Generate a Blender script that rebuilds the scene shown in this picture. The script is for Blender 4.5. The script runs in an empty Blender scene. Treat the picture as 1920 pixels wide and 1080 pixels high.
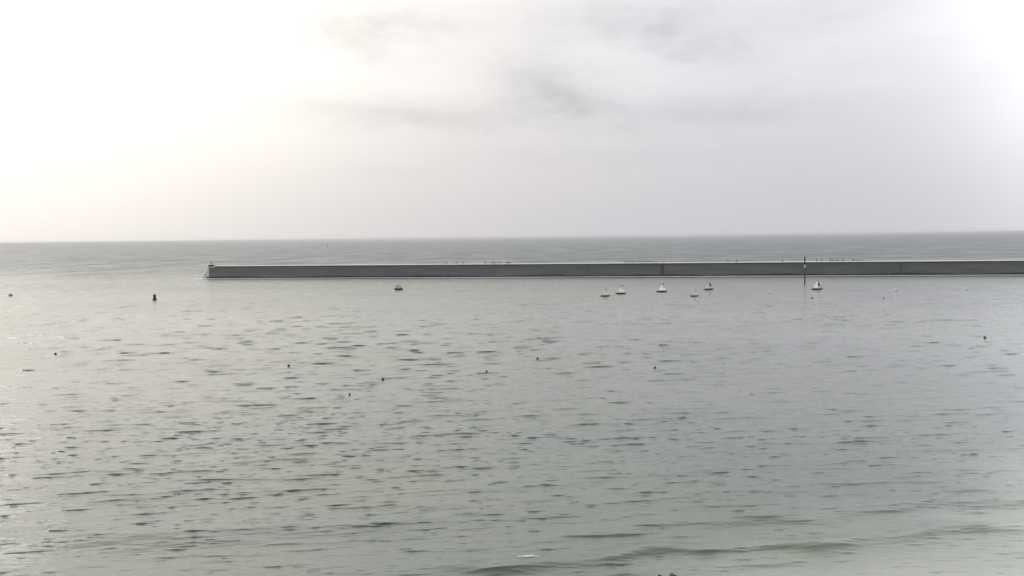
import bpy, bmesh, math, random
import numpy as np
from mathutils import Vector, Matrix
R = math.radians
random.seed(7)
rng = np.random.default_rng(23)
S = bpy.context.scene
COL = S.collection

# ------------------------------------------------------------------ camera
CAM_H, F_PX = 20.0, 2059.0                    # metres above the water, focal length in photo pixels
PITCH, ROLL = math.atan(95.0 / F_PX), R(0.68)
fwd = Vector((0, math.cos(PITCH), -math.sin(PITCH)))
rt0 = Vector((1, 0, 0)); up0 = rt0.cross(fwd)
rt = rt0 * math.cos(ROLL) - up0 * math.sin(ROLL)
up = rt.cross(fwd)
cam_d = bpy.data.cameras.new('camera'); cam = bpy.data.objects.new('camera', cam_d); COL.objects.link(cam)
cam_d.sensor_width = 36; cam_d.lens = 36 * F_PX / 1920
cam_d.clip_start = 0.5; cam_d.clip_end = 120000
m = Matrix((rt, up, -fwd)).transposed().to_4x4(); m.translation = (0, 0, CAM_H)
cam.matrix_world = m
S.camera = cam
S.render.resolution_x, S.render.resolution_y = 1024, 576

def ray(px, py):
    return (fwd * F_PX + rt * (px - 960) - up * (py - 540)).normalized()
def at(px, py, z=0.0):                        # survey: a photo point to its place on the water
    d = ray(px, py); t = (z - CAM_H) / d.z
    return Vector((0, 0, CAM_H)) + d * t
def azel(px, py):
    d = ray(px, py)
    return math.degrees(math.atan2(d.x, d.y)), math.degrees(math.asin(d.z))

# ------------------------------------------------------------------ light, sky, exposure
SUN_AZ, SUN_EL = -38.0, 27.0
S.view_settings.view_transform = 'Standard'; S.view_settings.look = 'None'
S.view_settings.exposure = 0; S.view_settings.gamma = 1
sun_d = bpy.data.lights.new('sun', 'SUN'); sun = bpy.data.objects.new('sun', sun_d); COL.objects.link(sun)
sun_d.energy = 0.5; sun_d.angle = R(24); sun_d.color = (1, .95, .87)
sdir = Vector((math.sin(R(SUN_AZ)) * math.cos(R(SUN_EL)), math.cos(R(SUN_AZ)) * math.cos(R(SUN_EL)), math.sin(R(SUN_EL))))
sun.rotation_euler = sdir.to_track_quat('Z', 'Y').to_euler()

class NT:                                     # small node-expression helper
    def __init__(s, tree): s.t = tree; s.n = tree.nodes; s.l = tree.links
    def put(s, sock, v):
        if isinstance(v, bpy.types.NodeSocket): s.l.new(v, sock)
        elif isinstance(v, (tuple, list)) and sock.type == 'RGBA': sock.default_value = (*v, 1) if len(v) == 3 else v
        else: sock.default_value = v
    def m(s, op, a, b=None, c=None):
        n = s.n.new('ShaderNodeMath'); n.operation = op
        for i, v in enumerate((a, b, c)):
            if v is not None: s.put(n.inputs[i], v)
        return n.outputs[0]
    def v(s, op, a, b=None, out=0):
        n = s.n.new('ShaderNodeVectorMath'); n.operation = op
        s.put(n.inputs[0], a)
        if b is not None: s.put(n.inputs[1], b)
        return n.outputs[out]
    def rng(s, x, a, b, c=0.0, d=1.0, kind='SMOOTHSTEP'):
        n = s.n.new('ShaderNodeMapRange'); n.interpolation_type = kind
        for k, val in zip(('Value', 'From Min', 'From Max', 'To Min', 'To Max'), (x, a, b, c, d)): s.put(n.inputs[k], val)
        return n.outputs[0]
    def xyz(s, x, y, z):
        n = s.n.new('ShaderNodeCombineXYZ')
        for i, val in enumerate((x, y, z)): s.put(n.inputs[i], val)
        return n.outputs[0]
    def noise(s, vec, scale, detail=4, rough=.5, out=0):
        n = s.n.new('ShaderNodeTexNoise'); s.put(n.inputs['Vector'], vec)
        n.inputs['Scale'].default_value = scale; n.inputs['Detail'].default_value = detail; n.inputs['Roughness'].default_value = rough
        return n.outputs[out]
    def mix(s, f, a, b, mode='MIX'):
        n = s.n.new('ShaderNodeMix'); n.data_type = 'RGBA'; n.blend_type = mode
        s.put(n.inputs[0], f); s.put(n.inputs[6], a); s.put(n.inputs[7], b)
        return n.outputs[2]

W = bpy.data.worlds.new('World'); S.world = W; W.use_nodes = True
w = NT(W.node_tree); bg = W.node_tree.nodes['Background']
sky = w.n.new('ShaderNodeTexSky'); sky.sky_type = 'NISHITA'; sky.sun_disc = False
sky.sun_elevation = R(SUN_EL); sky.sun_rotation = R(SUN_AZ); sky.dust_density = 5.0; sky.air_density = 1.2
tc = w.n.new('ShaderNodeTexCoord').outputs['Generated']
sp = w.n.new('ShaderNodeSeparateXYZ'); w.put(sp.inputs[0], tc)
DEG = 57.29578
az = w.m('MULTIPLY', w.m('ARCTAN2', sp.outputs[0], sp.outputs[1]), DEG)
el = w.m('MULTIPLY', w.m('ARCSINE', sp.outputs[2]), DEG)
# drifting cloud shapes in azimuth / elevation, edges broken by noise
cv = w.xyz(w.m('MULTIPLY', az, .10), w.m('MULTIPLY', el, .26), 0.0)
nz = w.n.new('ShaderNodeSeparateColor'); w.put(nz.inputs[0], w.noise(cv, 2.2, 5, .55, 1))
nz2 = w.n.new('ShaderNodeSeparateColor'); w.put(nz2.inputs[0], w.noise(w.xyz(w.m('MULTIPLY', az, .30), w.m('MULTIPLY', el, .62), 5.0), 2.0, 5, .6, 1))
azw = w.m('ADD', w.m('ADD', az, w.m('MULTIPLY', w.m('SUBTRACT', nz.outputs[0], .5), 4.5)), w.m('MULTIPLY', w.m('SUBTRACT', nz2.outputs[0], .5), 2.2))
elw = w.m('ADD', w.m('ADD', el, w.m('MULTIPLY', w.m('SUBTRACT', nz.outputs[1], .5), 1.6)), w.m('MULTIPLY', w.m('SUBTRACT', nz2.outputs[1], .5), 1.1))
def blob(px, py, wx, wy, amp, tilt=0.0):
    a0, e0 = azel(px, py); sa, se = wx / 36.0, wy / 36.0
    da = w.m('SUBTRACT', azw, a0)
    de = w.m('SUBTRACT', w.m('SUBTRACT', elw, e0), w.m('MULTIPLY', da, tilt))
    q = w.m('ADD', w.m('POWER', w.m('ABSOLUTE', w.m('DIVIDE', da, sa)), 2.0), w.m('POWER', w.m('ABSOLUTE', w.m('DIVIDE', de, se)), 2.0))
    return w.m('MULTIPLY', w.m('EXPONENT', w.m('MULTIPLY', q, -1.0)), amp)
BLOBS = [(690, 42, 150, 34, .28, 0), (665, 92, 80, 24, .20, -.15), (1120, 40, 150, 34, .17, -.08), (1010, 150, 75, 48, .24, -.1),
         (1310, 45, 100, 44, .15, -.1), (700, 205, 190, 20, .15, -.03), (1080, 195, 90, 22, .14, -.1), (1330, 205, 190, 26, .13, .02),
         (1230, 75, 70, 24, .12, -.3), (860, 225, 120, 16, .10, -.05), (1590, 25, 110, 20, .10, 0), (860, 110, 70, 18, .08, 0),
         (1370, 95, 55, 16, .10, -.2), (1150, 290, 260, 22, .05, 0), (720, 318, 80, 12, .05, 0), (1200, -90, 420, 60, .14, 0)]
dark = None
for b in BLOBS:
    s_ = blob(b[0], b[1], b[2] * 1.2, b[3] * 1.25, b[4] * .64, b[5]); dark = s_ if dark is None else w.m('ADD', dark, s_)
fb = w.m('MULTIPLY', w.m('SUBTRACT', w.noise(w.xyz(w.m('MULTIPLY', az, .045), w.m('MULTIPLY', el, .15), 3.0), 2.6, 6, .55), .5), w.rng(el, 1.0, 10.0, .02, .17))
dark = w.m('MULTIPLY', dark, w.rng(nz2.outputs[2], .3, .7, .7, 1.2))
# brightness of the veil: paler towards the hidden sun, a second bright gap to the right
dt = w.v('DOT_PRODUCT', tc, tuple(sdir), 1)
th = w.m('MULTIPLY', w.m('ARCCOSINE', dt), DEG)
glow = w.m('MULTIPLY', w.m('EXPONENT', w.m('MULTIPLY', w.m('POWER', w.m('DIVIDE', th, 33.5), 4.0), -1.0)), .58)
ra = w.m('DIVIDE', w.m('SUBTRACT', az, 31.0), 7.5); re_ = w.m('DIVIDE', w.m('SUBTRACT', el, 12.0), 11.0)
gap = w.m('MULTIPLY', w.m('EXPONENT', w.m('MULTIPLY', w.m('ADD', w.m('MULTIPLY', ra, ra), w.m('MULTIPLY', re_, re_)), -1.0)), .75)
base = w.m('ADD', w.rng(el, 0.0, 13.0, .66, .90), w.m('ADD', w.rng(el, 11.0, 24.0, 0, .34), w.rng(el, 32.0, 70.0, 0, -.62)))
base = w.m('ADD', base, w.rng(az, -12.0, 20.0, .045, -.01))
base = w.m('MULTIPLY', base, w.rng(sp.outputs[1], -.5, .6, .62, 1.0))
lum = w.m('ADD', base, fb)
veil = w.mix(w.rng(th, 25, 55, 0, 1), (1.0, .958, .908), (.988, .966, 1.026))
lumv = w.v('MULTIPLY', veil, w.xyz(lum, lum, lum))
gl = w.v('MULTIPLY', w.xyz(1.0, .94, .86), w.xyz(glow, glow, glow))
gp = w.v('MULTIPLY', w.xyz(.95, 1.0, 1.04), w.xyz(gap, gap, gap))
tot = w.v('SUBTRACT', w.v('ADD', w.v('ADD', lumv, gl), gp), w.v('MULTIPLY', w.xyz(1.06, .98, .92), w.xyz(dark, dark, dark)))
cloudc = w.v('MULTIPLY', tot, (10.0, 10.0, 10.0))       # background strength is 0.1
skyc = w.mix(.95, sky.outputs[0], cloudc)
w.put(bg.inputs['Color'], skyc); bg.inputs['Strength'].default_value = 0.10

# ------------------------------------------------------------------ materials
def mat(name, col, rough=.7, spec=.5, vary=.0, scale=3.0, metal=0.0):
    M = bpy.data.materials.new(name); M.use_nodes = True
    k = NT(M.node_tree); p = M.node_tree.nodes['Principled BSDF']
    p.inputs['Roughness'].default_value = rough; p.inputs['Metallic'].default_value = metal
    p.inputs['Specular IOR Level'].default_value = spec
    if vary:
        o = k.n.new('ShaderNodeTexCoord').outputs['Object']
        f = k.noise(o, scale, 5, .6)
        k.put(p.inputs['Base Color'], k.mix(k.rng(f, .3, .7), tuple(c * (1 - vary) for c in col), tuple(min(1, c * (1 + vary)) for c in col)))
    else: k.put(p.inputs['Base Color'], col)
    return M
M_white = mat('white_paint', (.82, .82, .80), .45, .5, .05)
M_sail = mat('white_sailcloth', (.88, .88, .86), .8, .2)
_k = NT(M_sail.node_tree); _t = _k.n.new('ShaderNodeBsdfTranslucent'); _t.inputs[0].default_value = (.92, .92, .9, 1)
_m = _k.n.new('ShaderNodeMixShader'); _m.inputs[0].default_value = .7
_k.l.new(M_sail.node_tree.nodes['Principled BSDF'].outputs[0], _m.inputs[1]); _k.l.new(_t.outputs[0], _m.inputs[2])
_k.l.new(_m.outputs[0], M_sail.node_tree.nodes['Material Output'].inputs[0])
M_dark = mat('dark_rubber', (.018, .019, .022), .6, .4, .3)
M_navy = mat('dark_hull_paint', (.025, .027, .032), .4, .5, .2)
M_steel = mat('weathered_steel', (.05, .05, .05), .6, .5, .35)
M_bird = mat('dark_plumage', (.022, .021, .02), .7, .3, .3, 8)
M_rock = mat('wet_rock', (.030, .031, .027), .5, .4, .6, 4)
M_weed_shade = mat('seaweed_and_coping_shade', (.022, .024, .021), .5, .4, .5, .8)  # weed on the tide band, painted shade under the deck edge
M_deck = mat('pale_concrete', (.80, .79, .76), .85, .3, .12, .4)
M_foam_line = mat('foam_and_bright_line', (.85, .87, .87), .9, .2, .08, 6)
M_glass = mat('tinted_glass', (.02, .025, .03), .1, .6)

def wall_mat():
    M = bpy.data.materials.new('weathered_concrete'); M.use_nodes = True
    k = NT(M.node_tree); p = M.node_tree.nodes['Principled BSDF']; p.inputs['Roughness'].default_value = .9
    o = k.n.new('ShaderNodeTexCoord').outputs['Object']
    s = k.n.new('ShaderNodeSeparateXYZ'); k.put(s.inputs[0], o)
    f1 = k.noise(k.v('MULTIPLY', o, (.05, .05, .5)), 1.0, 5, .6)
    f2 = k.noise(k.v('MULTIPLY', o, (1.2, 1.2, .12)), 1.0, 4, .6)
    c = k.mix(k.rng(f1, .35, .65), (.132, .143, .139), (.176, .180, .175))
    c = k.mix(k.rng(f2, .55, .8, 0, .35), c, (.13, .135, .13))
    j = k.m('ABSOLUTE', k.m('SUBTRACT', k.m('FRACT', k.m('DIVIDE', s.outputs[0], 12.0)), .5))
    c = k.mix(k.rng(j, .003, .010, .5, 0), c, (.07, .07, .07))
    k.put(p.inputs['Base Color'], c)
    return M
M_wall = wall_mat()

def water_mat():
    M = bpy.data.materials.new('sea_water'); M.use_nodes = True
    k = NT(M.node_tree); p = M.node_tree.nodes['Principled BSDF']
    p.inputs['IOR'].default_value = 1.333
    g = k.n.new('ShaderNodeNewGeometry').outputs['Position']
    s = k.n.new('ShaderNodeSeparateXYZ'); k.put(s.inputs[0], g)
    # turbid water; sand shows paler through the shallows towards the near right shore
    n1 = k.noise(k.v('MULTIPLY', g, (.012, .02, 0)), 1.0, 4, .55)
    c = k.mix(k.rng(n1, .38, .62), WATER_A, WATER_B)
    sh = k.m('ADD', k.m('SUBTRACT', k.m('MULTIPLY', s.outputs[0], .9), s.outputs[1]), k.m('MULTIPLY', k.m('SUBTRACT', k.noise(k.v('MULTIPLY', g, (.05, .09, 0)), 1.0, 4, .5), .5), 30))
    c = k.mix(k.rng(sh, -66, -30, 0, .9), c, WATER_SAND)
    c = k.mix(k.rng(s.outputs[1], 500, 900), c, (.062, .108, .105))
    k.put(p.inputs['Base Color'], c)
    n2 = k.noise(k.v('MULTIPLY', g, (.006, .02, 0)), 1.0, 3, .5)
    off = k.rng(k.m('ADD', s.outputs[1], k.m('MULTIPLY', k.noise(k.v('MULTIPLY', g, (.004, .008, 0)), 1.0, 3, .5), 300)), 480, 1150)
    inn = k.rng(s.outputs[1], 220, 480)
    k.put(p.inputs['Roughness'], k.m('ADD', k.m('ADD', k.rng(n2, .35, .65, .05, .10), k.m('MULTIPLY', inn, .17)), k.m('MULTIPLY', off, k.rng(k.noise(k.v('MULTIPLY', g, (.022, .009, 0)), 1.0, 5, .65), .35, .65, .08, .25))))
    bmp = k.n.new('ShaderNodeBump'); bmp.inputs['Strength'].default_value = 1.0; bmp.inputs['Distance'].default_value = 1.0
    h1 = k.m('ADD', k.m('MULTIPLY', k.noise(k.v('MULTIPLY', g, (1.3, 3.2, 0)), 1.0, 2, .5), .035), k.m('ADD', k.m('MULTIPLY', k.m('MULTIPLY', k.noise(k.v('MULTIPLY', g, (.10, .42, 0)), 1.0, 2, .6), k.rng(s.outputs[1], 150, 420)), .5), k.m('MULTIPLY', k.m('MULTIPLY', k.noise(k.v('MULTIPLY', g, (.035, .014, 0)), 1.0, 3, .65), off), 9.0)))
    h1 = k.m('ADD', h1, k.m('MULTIPLY', k.noise(k.v('MULTIPLY', g, (3.2, 8.5, 0)), 1.0, 3, .6), .016))
    h1 = k.m('ADD', h1, k.m('MULTIPLY', k.m('MULTIPLY', k.noise(k.v('MULTIPLY', g, (.11, .075, 0)), 1.0, 3, .6), inn), 2.2))
    k.put(bmp.inputs['Height'], h1)
    k.put(p.inputs['Normal'], bmp.outputs[0])
    return M
WATER_A, WATER_B, WATER_SAND = (.116, .152, .132), (.146, .184, .138), (.51, .555, .46)
M_water = water_mat()

# ------------------------------------------------------------------ helpers
def link(name, bm, mt, parent=None, smooth=False, loc=None):
    bmesh.ops.recalc_face_normals(bm, faces=bm.faces)
    me = bpy.data.meshes.new(name); bm.to_mesh(me); bm.free()
    for f in me.polygons: f.use_smooth = smooth
    me.materials.append(mt)
    o = bpy.data.objects.new(name, me); COL.objects.link(o)
    if parent: o.parent = parent
    if loc is not None: o.location = loc
    return o
def empty(name, loc, rz=0.0):
    o = bpy.data.objects.new(name, None); COL.objects.link(o); o.location = loc; o.rotation_euler.z = rz; o.empty_display_size = .3
    return o
def tag(o, label=None, cat=None, group=None, kind=None):
    for k_, v_ in (('label', label), ('category', cat), ('group', group), ('kind', kind)):
        if v_: o[k_] = v_
    return o
def dup(root, loc, rz, scale=1.0):
    c = root.copy(); COL.objects.link(c); c.location = loc; c.rotation_euler.z = rz; c.scale = (scale,) * 3
    for ch in list(root.children):
        d = ch.copy(); COL.objects.link(d); d.parent = c
        for g in list(ch.children):
            e = g.copy(); COL.objects.link(e); e.parent = d
    return c
def box(bm, c, s, rot=None):
    M4 = Matrix.Translation(c) @ (rot.to_matrix().to_4x4() if rot else Matrix.Identity(4)) @ Matrix.Diagonal((*s, 1))
    bmesh.ops.create_cube(bm, size=1, matrix=M4)
def tube(bm, pts, rad, n=8):
    pts = [Vector(p) for p in pts]; rings = []
    if not isinstance(rad, (list, tuple)): rad = [rad] * len(pts)
    for i, p in enumerate(pts):
        t = (pts[min(i + 1, len(pts) - 1)] - pts[max(i - 1, 0)]).normalized()
        a = t.cross(Vector((0, 1, 0)) if abs(t.y) < .9 else Vector((1, 0, 0))).normalized(); b = t.cross(a)
        rings.append([bm.verts.new(p + (a * math.cos(2 * math.pi * k / n) + b * math.sin(2 * math.pi * k / n)) * rad[i]) for k in range(n)])
    for i in range(len(rings) - 1):
        for k in range(n): bm.faces.new((rings[i][k], rings[i][(k + 1) % n], rings[i + 1][(k + 1) % n], rings[i + 1][k]))
    bm.faces.new(rings[0]); bm.faces.new(rings[-1][::-1])
def lathe(bm, prof, n=20, c=(0, 0, 0)):
    rings = [[bm.verts.new((c[0] + r * math.cos(2 * math.pi * k / n), c[1] + r * math.sin(2 * math.pi * k / n), c[2] + z)) for k in range(n)] for r, z in prof]
    for i in range(len(rings) - 1):
        for k in range(n): bm.faces.new((rings[i][k], rings[i][(k + 1) % n], rings[i + 1][(k + 1) % n], rings[i + 1][k]))
    bm.faces.new(rings[0][::-1]); bm.faces.new(rings[-1])
def slab(bm, pts, th):                        # polygon in the XZ plane, thickness along Y, slightly bellied edges come from pts
    a = [bm.verts.new((x, -th / 2, z)) for x, z in pts]; b = [bm.verts.new((x, th / 2, z)) for x, z in pts]
    bm.faces.new(a); bm.faces.new(b[::-1])
    for i in range(len(pts)): bm.faces.new((a[i], b[i], b[(i + 1) % len(pts)], a[(i + 1) % len(pts)]))

# ------------------------------------------------------------------ water
NW = 220
lam = np.exp(rng.uniform(math.log(.32), math.log(6.0), NW))
CREST = R(7)                                   # crests run slightly away to the right
ang = rng.normal(0, 1, NW) * np.where(lam > 2, R(13), R(11)) + CREST
kk = 2 * np.pi / lam
kx, ky = kk * np.sin(-ang), kk * np.cos(ang)
SLOPE = 0.106; LEAN = 2.5
wt = np.where(lam > 4.2, .20, np.where(lam > 1.9, .42, np.where(lam > .8, .9, 1.25)))
amp = wt * SLOPE * math.sqrt(2.0 / np.sum(wt ** 2)) / kk
ph = rng.uniform(0, 2 * np.pi, NW)
BANDS = [(0, .8), (.8, 1.9), (1.9, 4.2), (4.2, 99)]
# low swells that steepen as they near the beach
SW = [(11.5, R(11), .13, 1.0), (8.2, R(14), .07, 2.6), (15.0, R(9), .10, 4.2)]
def waves(x, y, step):
    dx = np.zeros_like(x); dy = np.zeros_like(x); z = np.zeros_like(x)
    gust = 0.74 + .38 * (0.5 + .5 * np.sin(x * .031 + y * .047 + 1.3 * np.sin(y * .021 + .4)) * np.sin(x * .017 - y * .033 + 2.1))
    gust = gust * np.clip(1.0 - .0008 * x, .82, 1.12)
    offsh = np.clip((y - 95) / 150, 0, 1)
    for lo, hi in BANDS:
        grow = {0: 1 + offsh * .3, .8: 1 + offsh * .6, 1.9: 1 + offsh * 1.3, 4.2: .4 + offsh * 1.1}[lo]
        sel = [i for i in range(NW) if lo <= lam[i] < hi]
        sig = math.sqrt(sum(amp[i] ** 2 for i in sel) / 2)
        bz = np.zeros_like(x); bx = np.zeros_like(x); by = np.zeros_like(x)
        for i in sel:
            wgt = np.clip((lam[i] / step - 2.1) / 1.2, 0, 1)
            p = kx[i] * x + ky[i] * y + ph[i]
            c, s = np.cos(p), np.sin(p)
            a = amp[i] * wgt
            bz += a * c; bx -= a * s * kx[i] / kk[i]; by -= a * s * ky[i] / kk[i]
        # sparse sharp crests over flat troughs
        e = np.exp(np.clip((.68 if lo < 1.5 else .78) * bz / sig, -3, 1.8))
        h = gust * grow * sig * (e - 1.3) / 1.05; z += h; dx += gust * grow * bx * e * .45; dy += gust * grow * by * e * .45 - LEAN * h
    for L, th_, a0, p0 in SW:
        k0 = 2 * np.pi / L
        near = np.clip((150 - y) / 90, 0, 1)
        wob = .9 * np.sin(x * .05 + p0) + .6 * np.sin(x * .013 + y * .02)
        p = k0 * (np.sin(-th_) * x + np.cos(th_) * y) + p0 + wob
        brk = .55 + .45 * np.sin(x * .035 + y * .02 + p0 * 2)
        a = a0 * near * brk
        z += a * (np.cos(p) + .25 * np.cos(2 * p)); dy -= a * np.sin(p)
    for (x0, y0), (x1, y1), hh, ww, sd in ROLLERS:      # last low rollers before the beach
        L = math.hypot(x1 - x0, y1 - y0); tx, ty = (x1 - x0) / L, (y1 - y0) / L
        u = (x - x0) * tx + (y - y0) * ty
        v = -(x - x0) * ty + (y - y0) * tx + .7 * np.sin(u * .33 + sd) + .35 * np.sin(u * .9 + sd * 2)
        env = 1 / (1 + np.exp(-(u + 1) / 1.5)) / (1 + np.exp((u - L - 4) / 3)) * (.75 + .25 * np.sin(u * .6 + sd * 3))
        a = hh * env * np.exp(-(v / np.where(v > 0, ww * 1.9, ww)) ** 2)
        z += a; dy -= 1.1 * a
    return dx * .9, dy * .9, z
def gxy(px, py): p_ = at(px, py); return (p_.x, p_.y)
ROLLERS = [(gxy(885, 1066), gxy(1960, 985), .42, 1.1, .3), (gxy(1040, 1004), gxy(1960, 935), .18, .9, 1.7), (gxy(560, 962), gxy(1020, 936), .17, .9, 2.9), (gxy(260, 905), gxy(700, 880), .13, .8, 4.0), (gxy(1480, 960), gxy(1960, 905), .11, .9, 5.1)]
PXM = 1098.0
rows = [6.0]
while rows[-1] < 46: rows.append(rows[-1] + 1.0)
while rows[-1] < 1500: rows.append(rows[-1] + max(.11, .19 * rows[-1] ** 2 / (CAM_H * PXM)))
while rows[-1] < 60000: rows.append(rows[-1] * 1.08)
rows = np.array(rows)
half = R(29.5); da = 1.15 / PXM
fine = np.arange(-half, half, da)
coarse = np.linspace(half, 2 * np.pi - half, 60)
angs = np.concatenate([fine, coarse[:-1]])
na, nr = len(angs), len(rows)
rr, aa = np.meshgrid(rows, angs, indexing='ij')
X = rr * np.sin(aa); Y = rr * np.cos(aa)
st = np.gradient(rows)[:, None] * np.ones((1, na))
st[:, len(fine):] = 1e6
near = rows < 1500
Z = np.zeros_like(X)
dx, dy, z = waves(X[near], Y[near], st[near])
fadeb = np.clip((np.pi / 2 - np.abs((aa[near] + np.pi) % (2 * np.pi) - np.pi)) * 10, 0, 1)
X[near] += dx * fadeb; Y[near] += dy * fadeb; Z[near] = z * fadeb
co = np.stack([X, Y, Z], -1).reshape(-1, 3).astype(np.float32)
i0 = (np.arange(nr - 1)[:, None] * na + np.arange(na)[None]).ravel()
i1 = (np.arange(nr - 1)[:, None] * na + (np.arange(na)[None] + 1) % na).ravel()
quad = np.stack([i0, i1, i1 + na, i0 + na], -1)[:, ::-1].astype(np.int32)
me = bpy.data.meshes.new('water')
me.vertices.add(len(co)); me.vertices.foreach_set('co', co.ravel())
me.loops.add(quad.size); me.loops.foreach_set('vertex_index', quad.ravel())
me.polygons.add(len(quad)); me.polygons.foreach_set('loop_start', np.arange(0, quad.size, 4, dtype=np.int32))
me.polygons.foreach_set('use_smooth', np.ones(len(quad), dtype=bool))
me.update(calc_edges=True)
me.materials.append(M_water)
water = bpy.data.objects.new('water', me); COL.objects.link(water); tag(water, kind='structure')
print('water verts', len(co), 'rows', nr, 'cols', na)
def sea_z(x, y):
    s_ = max(.11, .19 * (x * x + y * y) / (CAM_H * PXM))
    return float(waves(np.array([x]), np.array([y]), np.array([s_]))[2][0])

# ------------------------------------------------------------------ breakwater
A, B = at(377.5, 522.5), at(1920, 515.5)
ux = (B - A); WL = ux.length; ux.normalize(); uy = Vector((-ux.y, ux.x, 0))
HW = 23.5 * A.y / F_PX                          # about 6.5 m of wall above the water
TOT = WL + 420; BAT = 4.4; DEPTH = 12.0
bw = empty('breakwater', A, math.atan2(ux.y, ux.x))
tag(bw, 'long low dark grey concrete breakwater with pale top and sloped seaward end', 'breakwater')
def prism(bm, prof, x0, x1, x0top=None, x1top=None):
    # prof: (y, z) cross-section; ends may lean
    zt = max(p[1] for p in prof)
    ra_, rb_ = [], []
    for y_, z_ in prof:
        f_ = max(0, z_) / zt
        ra_.append(bm.verts.new((x0 + ((x0top if x0top is not None else x0) - x0) * f_, y_, z_)))
        rb_.append(bm.verts.new((x1, y_, z_)))
    n_ = len(prof)
    for i in range(n_): bm.faces.new((ra_[i], ra_[(i + 1) % n_], rb_[(i + 1) % n_], rb_[i]))
    bm.faces.new(ra_[::-1]); bm.faces.new(rb_)
HB = HW - .55
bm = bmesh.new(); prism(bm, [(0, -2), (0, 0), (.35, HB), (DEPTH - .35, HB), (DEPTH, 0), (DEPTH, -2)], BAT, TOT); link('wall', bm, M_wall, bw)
# sloping end block, the sunlight on its face put into the near-white colour
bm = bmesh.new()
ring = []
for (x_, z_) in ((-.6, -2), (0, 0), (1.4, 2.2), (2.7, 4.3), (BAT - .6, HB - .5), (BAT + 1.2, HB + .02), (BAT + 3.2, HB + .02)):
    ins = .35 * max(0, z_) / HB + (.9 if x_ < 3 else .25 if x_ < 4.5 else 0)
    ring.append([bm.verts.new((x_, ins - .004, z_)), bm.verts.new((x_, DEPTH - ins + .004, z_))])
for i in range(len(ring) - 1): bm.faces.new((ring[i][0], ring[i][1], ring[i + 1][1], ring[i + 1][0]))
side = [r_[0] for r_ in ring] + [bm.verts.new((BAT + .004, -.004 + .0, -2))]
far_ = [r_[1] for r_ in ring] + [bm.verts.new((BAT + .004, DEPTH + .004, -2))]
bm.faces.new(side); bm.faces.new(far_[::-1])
link('end_slope', bm, mat('sunlit_pale_concrete', (.74, .73, .70), .85, .3, .12, .6), bw)
bm = bmesh.new(); box(bm, ((BAT + TOT) / 2 + 2, DEPTH / 2, HB + .16), (TOT - BAT - 2.4, DEPTH + .3, .28))
link('coping_shade', bm, M_weed_shade, bw)  # dark colour stands in for the shadow line below the top edge
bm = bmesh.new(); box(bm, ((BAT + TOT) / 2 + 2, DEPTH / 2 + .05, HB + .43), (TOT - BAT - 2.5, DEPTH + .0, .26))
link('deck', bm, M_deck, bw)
# dark tide mark with weed, uneven upper edge
bm = bmesh.new()
xs = np.arange(BAT - 1.5, TOT, 1.6); prev = None
for x_ in xs:
    hh = 1.0 + .25 * math.sin(x_ * .11) + random.uniform(-.14, .14)
    v = [bm.verts.new((x_, -.12, -1.0)), bm.verts.new((x_, -.10, hh * .8)), bm.verts.new((x_, .06, hh))]
    if prev:
        for i in range(2): bm.faces.new((prev[i], v[i], v[i + 1], prev[i + 1]))
    prev = v
link('tide_band', bm, M_weed_shade, bw)
def wall_x(px):                                 # place along the wall under a photo column
    d = ray(px, 505); d2 = Vector((d.x, d.y)); n_ = Vector((-d2.y, d2.x))
    return -(A.x * n_.x + A.y * n_.y) / (ux.x * n_.x + ux.y * n_.y)
lx = wall_x(1242)
bm = bmesh.new()
box(bm, (lx - .55, -.16, HB / 2), (.16, .18, HB + .2)); box(bm, (lx + .55, -.16, HB / 2), (.16, .18, HB + .2))
for i in range(17): box(bm, (lx, -.16, .25 + i * HB / 17), (.94, .09, .16))
link('ladder', bm, M_steel, bw)
for px in (620, 905, 1105, 1400, 1690):         # narrow fender timbers proud of the face
    xx = wall_x(px); bm = bmesh.new(); box(bm, (xx, .05, HB / 2), (.30, .34, HB - .2)); link('fender_pile', bm, M_wall, bw)

# light on the end of the breakwater
bx = wall_x(392)
pL = A + ux * bx + uy * 2.5
nl = empty('navigation_light', (pL.x, pL.y, HW - .35), bw.rotation_euler.z)
tag(nl, 'small dark navigation light on a box at the seaward end of the breakwater', 'beacon')
bm = bmesh.new(); box(bm, (0, 0, .42), (2.5, 1.6, .84)); box(bm, (0, 0, .88), (2.7, 1.8, .10)); link('base_box', bm, M_dark, nl)
bm = bmesh.new(); tube(bm, [(.05, 0, .9), (.05, 0, 1.75)], .13, 10); link('post', bm, M_dark, nl)
bm = bmesh.new(); lathe(bm, [(.16, 1.75), (.26, 1.82), (.26, 2.25), (.14, 2.42), (.03, 2.5)], 14, (.05, 0, 0)); link('lantern', bm, M_dark, nl)
bm = bmesh.new(); tube(bm, [(1.15, 0, .9), (1.35, 0, 1.55)], .05, 8); box(bm, (1.45, 0, 1.62), (1.35, .9, .10)); link('solar_panel', bm, M_steel, nl)

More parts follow.
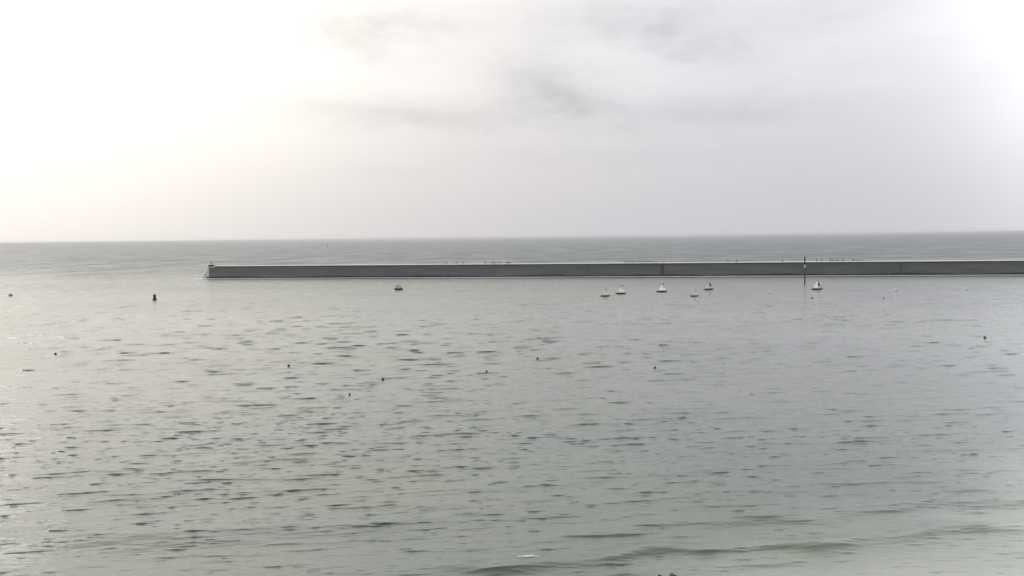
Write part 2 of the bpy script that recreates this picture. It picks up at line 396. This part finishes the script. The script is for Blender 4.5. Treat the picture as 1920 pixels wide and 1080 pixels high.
# pale strip added for a bright line along the wall's foot
bm = bmesh.new(); prev = None
for x_ in np.arange(-3, TOT, 1.1):
    o_ = .15 + (1.6 if x_ < 2 else 0)
    wd = 2.2 + 1.3 * math.sin(x_ * .05) + random.uniform(-.5, .5)
    p0 = A + ux * x_ - uy * o_; p1 = A + ux * x_ - uy * (o_ + wd * .5); p2 = A + ux * x_ - uy * (o_ + wd)
    v = [bm.verts.new((p0.x, p0.y, .16)), bm.verts.new((p1.x, p1.y, .20 + random.uniform(0, .06))), bm.verts.new((p2.x, p2.y, -.05))]
    if prev:
        for i in range(2): bm.faces.new((prev[i], v[i], v[i + 1], prev[i + 1]))
    prev = v
tag(link('foam', bm, M_foam_line, smooth=True), 'thin pale added bright line along the foot of the breakwater', 'foam', kind='stuff')  # strip added for the bright line, only shares the foam name

# ------------------------------------------------------------------ birds on the breakwater
def bird_bm():
    bm = bmesh.new()
    spine = [(-.30, 0, .20), (-.20, 0, .28), (-.08, 0, .40), (.02, 0, .54), (.06, 0, .68), (.07, 0, .80), (.10, 0, .88), (.16, 0, .91), (.22, 0, .91), (.34, 0, .90)]
    tube(bm, spine, [.03, .07, .14, .155, .11, .06, .05, .065, .045, .012], 10)
    for s_ in (-1, 1):
        tube(bm, [(-.02, s_ * .07, .40), (-.02, s_ * .07, .02)], .025, 6); box(bm, (.04, s_ * .07, .012), (.14, .08, .024))
        tube(bm, [(.04, s_ * .13, .60), (-.08, s_ * .15, .42), (-.26, s_ * .08, .22)], [.05, .07, .02], 8)
    return bm
bird0 = None
def bird(px, label, group, sc=1.0, back=None):
    global bird0
    xx = wall_x(px); p = A + ux * xx + uy * (random.uniform(.25, .9) if back is None else back)
    rz = random.choice((0, math.pi)) + random.uniform(-.7, .7)
    if bird0 is None: o = bird0 = link('seabird', bird_bm(), M_bird, smooth=True)
    else: o = bird0.copy(); COL.objects.link(o)
    o.location = (p.x, p.y, HB + .56); o.rotation_euler.z = rz; o.scale = (sc * 1.15,) * 3
    tag(o, label, 'bird', group)
singles = [(837, 'dark seabird alone on the breakwater, nearest the left end of the wall'), (855.5, 'dark seabird on the breakwater, second from the sloped end'),
           (868, 'dark seabird just left of the first cluster of birds'), (1365, 'dark seabird left of a close pair on the wall between ladder and pole'),
           (1381, 'dark seabird standing alone midway between the ladder and the pole'), (1467, 'dark seabird standing alone just left of the striped pole'),
           (1531.5, 'dark seabird first to the right of the striped pole'), (1541, 'dark seabird second to the right of the striped pole')]
for px, lb in singles: bird(px, lb, 'single seabirds on the breakwater', 1.25)
def flock(pxs, lb, grp, sc):
    for px in pxs: bird(px + random.uniform(-.6, .6), lb, grp, sc * random.uniform(.85, 1.15))
flock([908, 911, 919, 922, 925, 928, 932, 938, 949, 951.5, 954, 957], 'small dark seabird in the left cluster of birds on the breakwater', 'left cluster of seabirds', 1.1)
flock([1172, 1175.5, 1179, 1183, 1186, 1190, 1194, 1198, 1201, 1205, 1209, 1213, 1217, 1221, 1225, 1229, 1232, 1245], 'small dark seabird in the long even row of birds left of the ladder', 'middle row of seabirds', .95)
flock([1558, 1561, 1564, 1568, 1572, 1578, 1581], 'dark seabird in the nearer cluster right of the striped pole', 'seabirds right of the pole', 1.15)
flock([1599, 1603, 1607, 1611, 1616], 'dark seabird in the farthest right cluster of birds on the breakwater', 'right cluster of seabirds', 1.1)

# ------------------------------------------------------------------ striped pole
pp = at(1509, 533)
pole = empty('marker_pole', (pp.x, pp.y, 0))
tag(pole, 'tall thin dark pole with one white band standing in the water before the breakwater', 'pole')
mpp = pp.y / F_PX; PH = 52 * mpp; rP = .25
z1, z2 = PH - 22.0 * mpp, PH - 15.5 * mpp
bm = bmesh.new(); lathe(bm, [(rP * 1.05, -2), (rP, z1 - .003), ], 16); link('shaft', bm, M_dark, pole, True)
bm = bmesh.new(); lathe(bm, [(rP * 1.06, z1), (rP * 1.06, z2)], 16); link('white_band', bm, M_white, pole, True)
bm = bmesh.new(); lathe(bm, [(rP * .95, z2 + .003), (rP * .85, PH - .8), (rP * 1.1, PH - .75), (rP * 1.1, PH - .1), (rP * .5, PH)], 16); link('top_section', bm, M_dark, pole, True)

# ------------------------------------------------------------------ sailing dinghies
def hull_bm(L, beam, free, rake=.35, tr=.75):
    bm = bmesh.new(); secs = []
    N = 9
    for i in range(N + 1):
        t = i / N; x = -L / 2 + L * t
        wv = beam / 2 * (tr + (1 - tr) * math.sin(min(1, t / .5) * math.pi / 2)) * (1 - max(0, (t - .55) / .45) ** 2.2 * .97)
        sheer = free * (1 + .25 * max(0, t - .5) * 2); keel = -.12 + .16 * max(0, (t - .6) / .4) ** 2
        xr = x + rake * max(0, (t - .7) / .3) ** 2
        secs.append([bm.verts.new((xr, -wv, sheer)), bm.verts.new((x + (xr - x) * .5, -wv * .82, sheer * .35)), bm.verts.new((x, -wv * .35, keel)), bm.verts.new((x, wv * .35, keel)), bm.verts.new((x + (xr - x) * .5, wv * .82, sheer * .35)), bm.verts.new((xr, wv, sheer))])
    for i in range(N):
        for k_ in range(5): bm.faces.new((secs[i][k_], secs[i + 1][k_], secs[i + 1][k_ + 1], secs[i][k_ + 1]))
        bm.faces.new((secs[i][5], secs[i + 1][5], secs[i + 1][0], secs[i][0]))
    bm.faces.new(secs[0]); bm.faces.new(secs[-1][::-1])
    return bm
def sail_bm(tack, clew, head, belly=.16, n=8):
    bm = bmesh.new(); T, C, H = map(Vector, (tack, clew, head)); rws = []
    for i in range(n + 1):
        v_ = i / n; rw = []
        a_, b_ = T.lerp(H, v_), C.lerp(H, v_) + Vector((-.10 * math.sin(math.pi * v_) * (1 if clew[0] < tack[0] else -1), 0, 0))
        for j in range(7):
            u_ = j / 6; p = a_.lerp(b_, u_); p.y -= belly * math.sin(math.pi * u_) * (1 - v_ * .8); rw.append(bm.verts.new(p))
        rws.append(rw)
    for i in range(n):
        for j in range(6): bm.faces.new((rws[i][j], rws[i][j + 1], rws[i + 1][j + 1], rws[i + 1][j]))
    bmesh.ops.solidify(bm, geom=bm.faces[:], thickness=.02)
    return bm
def make_dinghy(kind):
    r_ = empty('sailing_dinghy', (0, 0, 0))
    link('hull', hull_bm(2.6, 1.15, .30), M_navy, r_, True)
    bm = bmesh.new(); box(bm, (-.08, 0, .44), (2.1, .95, .26)); bmesh.ops.bevel(bm, geom=bm.edges[:], offset=.05, segments=2, affect='EDGES'); link('deck', bm, M_white, r_)
    bm = bmesh.new(); tube(bm, [(.22, 0, .2), (.22, 0, 2.5)], [.045, .03], 8); link('mast', bm, M_steel, r_)
    bm = bmesh.new(); tube(bm, [(.24, 0, .62), (-1.2, .1, .62)], .03, 8); link('boom', bm, M_steel, r_)
    if kind == 0:
        link('mainsail', sail_bm((.17, 0, .50), (-1.2, .08, .48), (.17, 0, 2.15), .22), M_sail, r_)
        link('foresail', sail_bm((1.15, 0, .50), (.27, .05, .48), (.27, 0, 1.6), .18), M_sail, r_)
        bm = bmesh.new(); slab(bm, [(.24, 2.48), (.54, 2.43), (.56, 2.18), (.42, 2.12), (.24, 2.2)], .05); link('pennant', bm, M_dark, r_)
    else:
        link('mainsail', sail_bm((.17, 0, .50), (-1.2, .08, .48), (.17, 0, 2.45), .22), M_sail, r_)
        link('foresail', sail_bm((1.0, 0, .8), (.34, .05, 1.1), (.28, 0, 2.3), .08), M_dark, r_, True)
    bm = bmesh.new(); slab(bm, [(-1.34, .40), (-1.30, -.3), (-1.52, -.3), (-1.56, .40)], .05); link('rudder', bm, M_navy, r_)
    return r_
d0, d1 = make_dinghy(0), make_dinghy(1)
DIN = [(1135, 555.5, 0, 'white sailed dinghy farthest left in the row, low dark hull and dark pennant', 1.0, .0),
       (1164.5, 551, 0, 'second dinghy from the left, broad white sails over a dark hull', 1.1, -.05),
       (1241, 547.5, 0, 'white sailed dinghy afloat directly under the ladder on the breakwater', 1.1, .0),
       (1302, 555.5, 0, 'smallest white dinghy, lying lowest of the pair left of the pole', .85, .05),
       (1329, 543, 1, 'white dinghy with dark foresail, the one nearest the breakwater left of the pole', 1.0, 0),
       (1532, 543, 1, 'white sailed dinghy just right of the striped pole', 1.15, .05)]
used = set()
for px, py, kd, lb, sc, rz in DIN:
    p = at(px, py); src = (d0, d1)[kd]
    mp = p.y / F_PX; sc2 = sc * 15.5 * mp / 2.6
    loc = (p.x, p.y, sea_z(p.x, p.y) * .5 + .02)
    if kd in used: o = dup(src, loc, rz, sc2)
    else: o = src; o.location = loc; o.rotation_euler.z = rz; o.scale = (sc2,) * 3; used.add(kd)
    tag(o, lb, 'sailing dinghy', 'small sailing dinghies before the breakwater')

# ------------------------------------------------------------------ small motor boat
p = at(747.5, 543.5); mb = empty('motor_boat', (p.x, p.y, 0), R(4))
tag(mb, 'small motor boat with dark hull, white cabin and dark canopy below the left breakwater', 'motor boat')
link('hull', hull_bm(3.0, 1.4, .62, .25), M_navy, mb, True)
bm = bmesh.new()
slab(bm, [(-1.35, .62), (-1.35, 1.22), (-1.0, 1.36), (-.35, 1.36), (.35, 1.20), (.95, .82), (1.0, .62)], 1.1)
bmesh.ops.bevel(bm, geom=bm.edges[:], offset=.06, segments=2, affect='EDGES'); cab = link('cabin', bm, M_white, mb)
bm = bmesh.new(); tube(bm, [(-1.3, 0, 1.62), (-.5, 0, 1.72), (.35, 0, 1.60), (.95, 0, 1.24), (1.25, 0, .72)], [.06, .12, .16, .11, .05], 8)
for v in bm.verts: v.co.y *= 3.2
link('canopy', bm, M_dark, mb, True)
bm = bmesh.new(); box(bm, (-.35, -.56, 1.0), (.75, .03, .2)); link('window', bm, M_glass, cab)
for xx in (-1.1, .0):
    for yy in (-1, 1):
        bm = bmesh.new(); tube(bm, [(xx, yy * .4, 1.2), (xx, yy * .3, 1.7)], .03, 6); link('canopy_post', bm, M_steel, mb)
bm = bmesh.new(); box(bm, (-1.62, 0, .5), (.26, .34, .62)); bmesh.ops.bevel(bm, geom=bm.edges[:], offset=.07, segments=2, affect='EDGES'); link('outboard_motor', bm, M_dark, mb)

# ------------------------------------------------------------------ buoys
p = at(290, 562); mp = p.y / F_PX
cb = empty('can_buoy', (p.x, p.y, 0)); tag(cb, 'dark upright can buoy on a wide float, left of the breakwater end', 'buoy')
bm = bmesh.new(); lathe(bm, [(.5, -.4), (.78, -.1), (.78, .22), (.6, .34), (.3, .38)], 20); link('float', bm, M_dark, cb, True)
bm = bmesh.new(); lathe(bm, [(.46, .36), (.48, .7), (.46, 1.35), (.52, 1.5), (.52, 1.72), (.44, 1.8), (.1, 1.83)], 20); link('drum', bm, M_dark, cb, True)
bm = bmesh.new(); tube(bm, [(-.15, 0, 1.8), (-.13, 0, 2.0), (.13, 0, 2.0), (.15, 0, 1.8)], .03, 6); link('lifting_eye', bm, M_steel, cb)
p = at(20, 554.5)
wb = empty('mooring_buoy', (p.x, p.y, 0)); tag(wb, 'round white buoy with dark waterline band at the far left edge of the bay', 'buoy')
bm = bmesh.new(); lathe(bm, [(.45, -.4), (.66, -.1), (.72, .16), (.70, .26)], 20); link('waterline_band', bm, M_dark, wb, True)
bm = bmesh.new(); lathe(bm, [(.70, .263), (.70, .5), (.55, .9), (.3, 1.08), (.1, 1.12)], 20); link('float', bm, M_white, wb, True)
bm = bmesh.new(); tube(bm, [(-.1, 0, 1.1), (-.08, 0, 1.26), (.08, 0, 1.26), (.1, 0, 1.1)], .025, 6); link('lifting_eye', bm, M_steel, wb)

def float_bm():
    bm = bmesh.new(); lathe(bm, [(.03, -.42), (.22, -.38), (.38, -.22), (.44, 0), (.42, .16), (.30, .32), (.14, .42), (.09, .50), (.03, .52)], 18)
    tube(bm, [(-.07, 0, .48), (-.06, 0, .60), (.06, 0, .60), (.07, 0, .48)], .025, 6)
    return bm
fl_d = link('float', float_bm(), M_dark, None, True); fl_w = link('float', float_bm(), M_white, None, True)
FL = [(104, 664.5, 5.0, 0, 'dark round float among the ripples closest to the left edge of the photo'),
      (541.5, 686.5, 5.0, 0, 'dark round float on open water beneath the left half of the breakwater'),
      (655.5, 740, 4.4, 0, 'dark float lowest in the picture, left of the float with the foam streak'),
      (718, 712, 5.0, 0, 'dark round float with a white foam streak around it'),
      (912.5, 696.5, 4.0, 0, 'small dark float left of and below the central dark float'),
      (1008, 673, 4.6, 0, 'dark round float in the middle of the bay, below the left bird cluster'),
      (1228, 690, 5.0, 0, 'dark round float straight below the ladder and dinghy'),
      (1846.5, 634, 5.0, 0, 'dark round float alone on smooth water at the right side'),
      (1523, 559.5, 3.6, 0, 'tiny dark float just below the dinghy right of the pole'),
      (1657, 559.5, 2.8, 0, 'tiny dark float below the two white floats on the right'),
      (1443.5, 549.5, 6.2, 1, 'small white float left of the striped pole'),
      (1679, 546, 7.4, 1, 'small white float right of the pole, the left one of two'),
      (1812, 543.5, 6.6, 1, 'small white float farthest right under the breakwater'),
      (992, 1049, 0, 0, None)]
first = {0: True, 1: True}
for px, py, wpx, kd, lb in FL:
    if lb is None: continue
    p = at(px, py); s_ = wpx * p.y / F_PX / .88
    src = (fl_d, fl_w)[kd]
    o = src if first[kd] else src.copy()
    if not first[kd]: COL.objects.link(o)
    first[kd] = False
    o.location = (p.x, p.y, sea_z(p.x, p.y) + .10 * s_); o.scale = (s_,) * 3; o.rotation_euler = (random.uniform(-.2, .2), random.uniform(-.2, .2), random.uniform(0, 6))
    tag(o, lb, 'float', ('dark floats scattered over the bay', 'white floats near the breakwater')[kd])

# far sea mark
p = at(614, 464.5); sm = empty('sea_mark', (p.x, p.y, 0)); tag(sm, 'faint thin upright sea mark far out near the horizon', 'sea mark')
M_far = mat('faded_green_paint', (.20, .24, .21), .7, .3, .1)
bm = bmesh.new(); lathe(bm, [(1.2, -1), (1.5, .6), (.8, 1.4)], 14); link('float', bm, M_far, sm, True)
bm = bmesh.new(); lathe(bm, [(.8, 1.41), (.75, 6.5), (.6, 8.0)], 14); link('tower', bm, M_far, sm, True)
bm = bmesh.new(); lathe(bm, [(.9, 8.01), (.9, 9.3), (.1, 10.2)], 14); link('topmark', bm, M_far, sm, True)

# ------------------------------------------------------------------ foam flecks and the rock at the near edge
def foam_patch(px, py, wx, wy, n, sd, name_label):
    rd = random.Random(sd); p = at(px, py); bm = bmesh.new()
    for i in range(n):
        x = p.x + rd.gauss(0, wx); y = p.y + rd.gauss(0, wy) + (x - p.x) * .15; s = rd.uniform(.02, .065)
        z = sea_z(x, y)
        Mx = Matrix.Translation((x, y, z + .02)) @ Matrix.Rotation(rd.uniform(0, 6), 4, 'Z') @ Matrix.Diagonal((s * rd.uniform(1, 2.4), s, s * rd.uniform(.3, .6), 1))
        bmesh.ops.create_icosphere(bm, subdivisions=2, radius=1, matrix=Mx)
    tag(link('foam', bm, M_foam_line, smooth=True), name_label, 'foam', kind='stuff')
foam_patch(990, 1052, .30, .16, 44, 3, 'white fleck of foam on a small breaking crest near the bottom edge')
foam_patch(722, 712, .5, .35, 18, 4, 'white foam streak around a dark float')
foam_patch(1236, 1082, .16, .10, 18, 5, 'white foam washing against the left side of the dark rock')
def rock(px, py, w_, d_, h_, sd, lb):
    p = at(px, py); bm = bmesh.new(); bmesh.ops.create_icosphere(bm, subdivisions=4, radius=1)
    from mathutils import noise
    for v in bm.verts:
        n_ = noise.fractal(v.co * 1.7 + Vector((sd, 0, 0)), 1, 2, 4) * .22
        v.co *= (1 + n_); v.co = Vector((v.co.x * w_, v.co.y * d_, v.co.z * h_))
    tag(link('rock', bm, M_rock, smooth=True, loc=(p.x, p.y, 0)), lb, 'rock', 'rocks at the near edge of the water')
rock(1263, 1095, .56, .5, .55, 1.3, 'larger dark wet rock breaking the surface at the bottom edge')
rock(1237, 1085, .18, .18, .22, 4.1, 'small dark rock with foam on it beside the larger rock')

# ------------------------------------------------------------------ sea haze
bm = bmesh.new(); box(bm, (0, 0, (24.0 - 3.0) / 2), (130000, 130000, 27.0))
M_haze = bpy.data.materials.new('sea_haze'); M_haze.use_nodes = True
nt = M_haze.node_tree; nt.nodes.clear()
ho = nt.nodes.new('ShaderNodeOutputMaterial'); hv = nt.nodes.new('ShaderNodeVolumePrincipled')
hv.inputs['Color'].default_value = (.96, .97, 1.0, 1); hv.inputs['Density'].default_value = 1e-4; hv.inputs['Anisotropy'].default_value = .3
nt.links.new(hv.outputs[0], ho.inputs['Volume'])
hz = link('haze', bm, M_haze); tag(hz, kind='stuff')
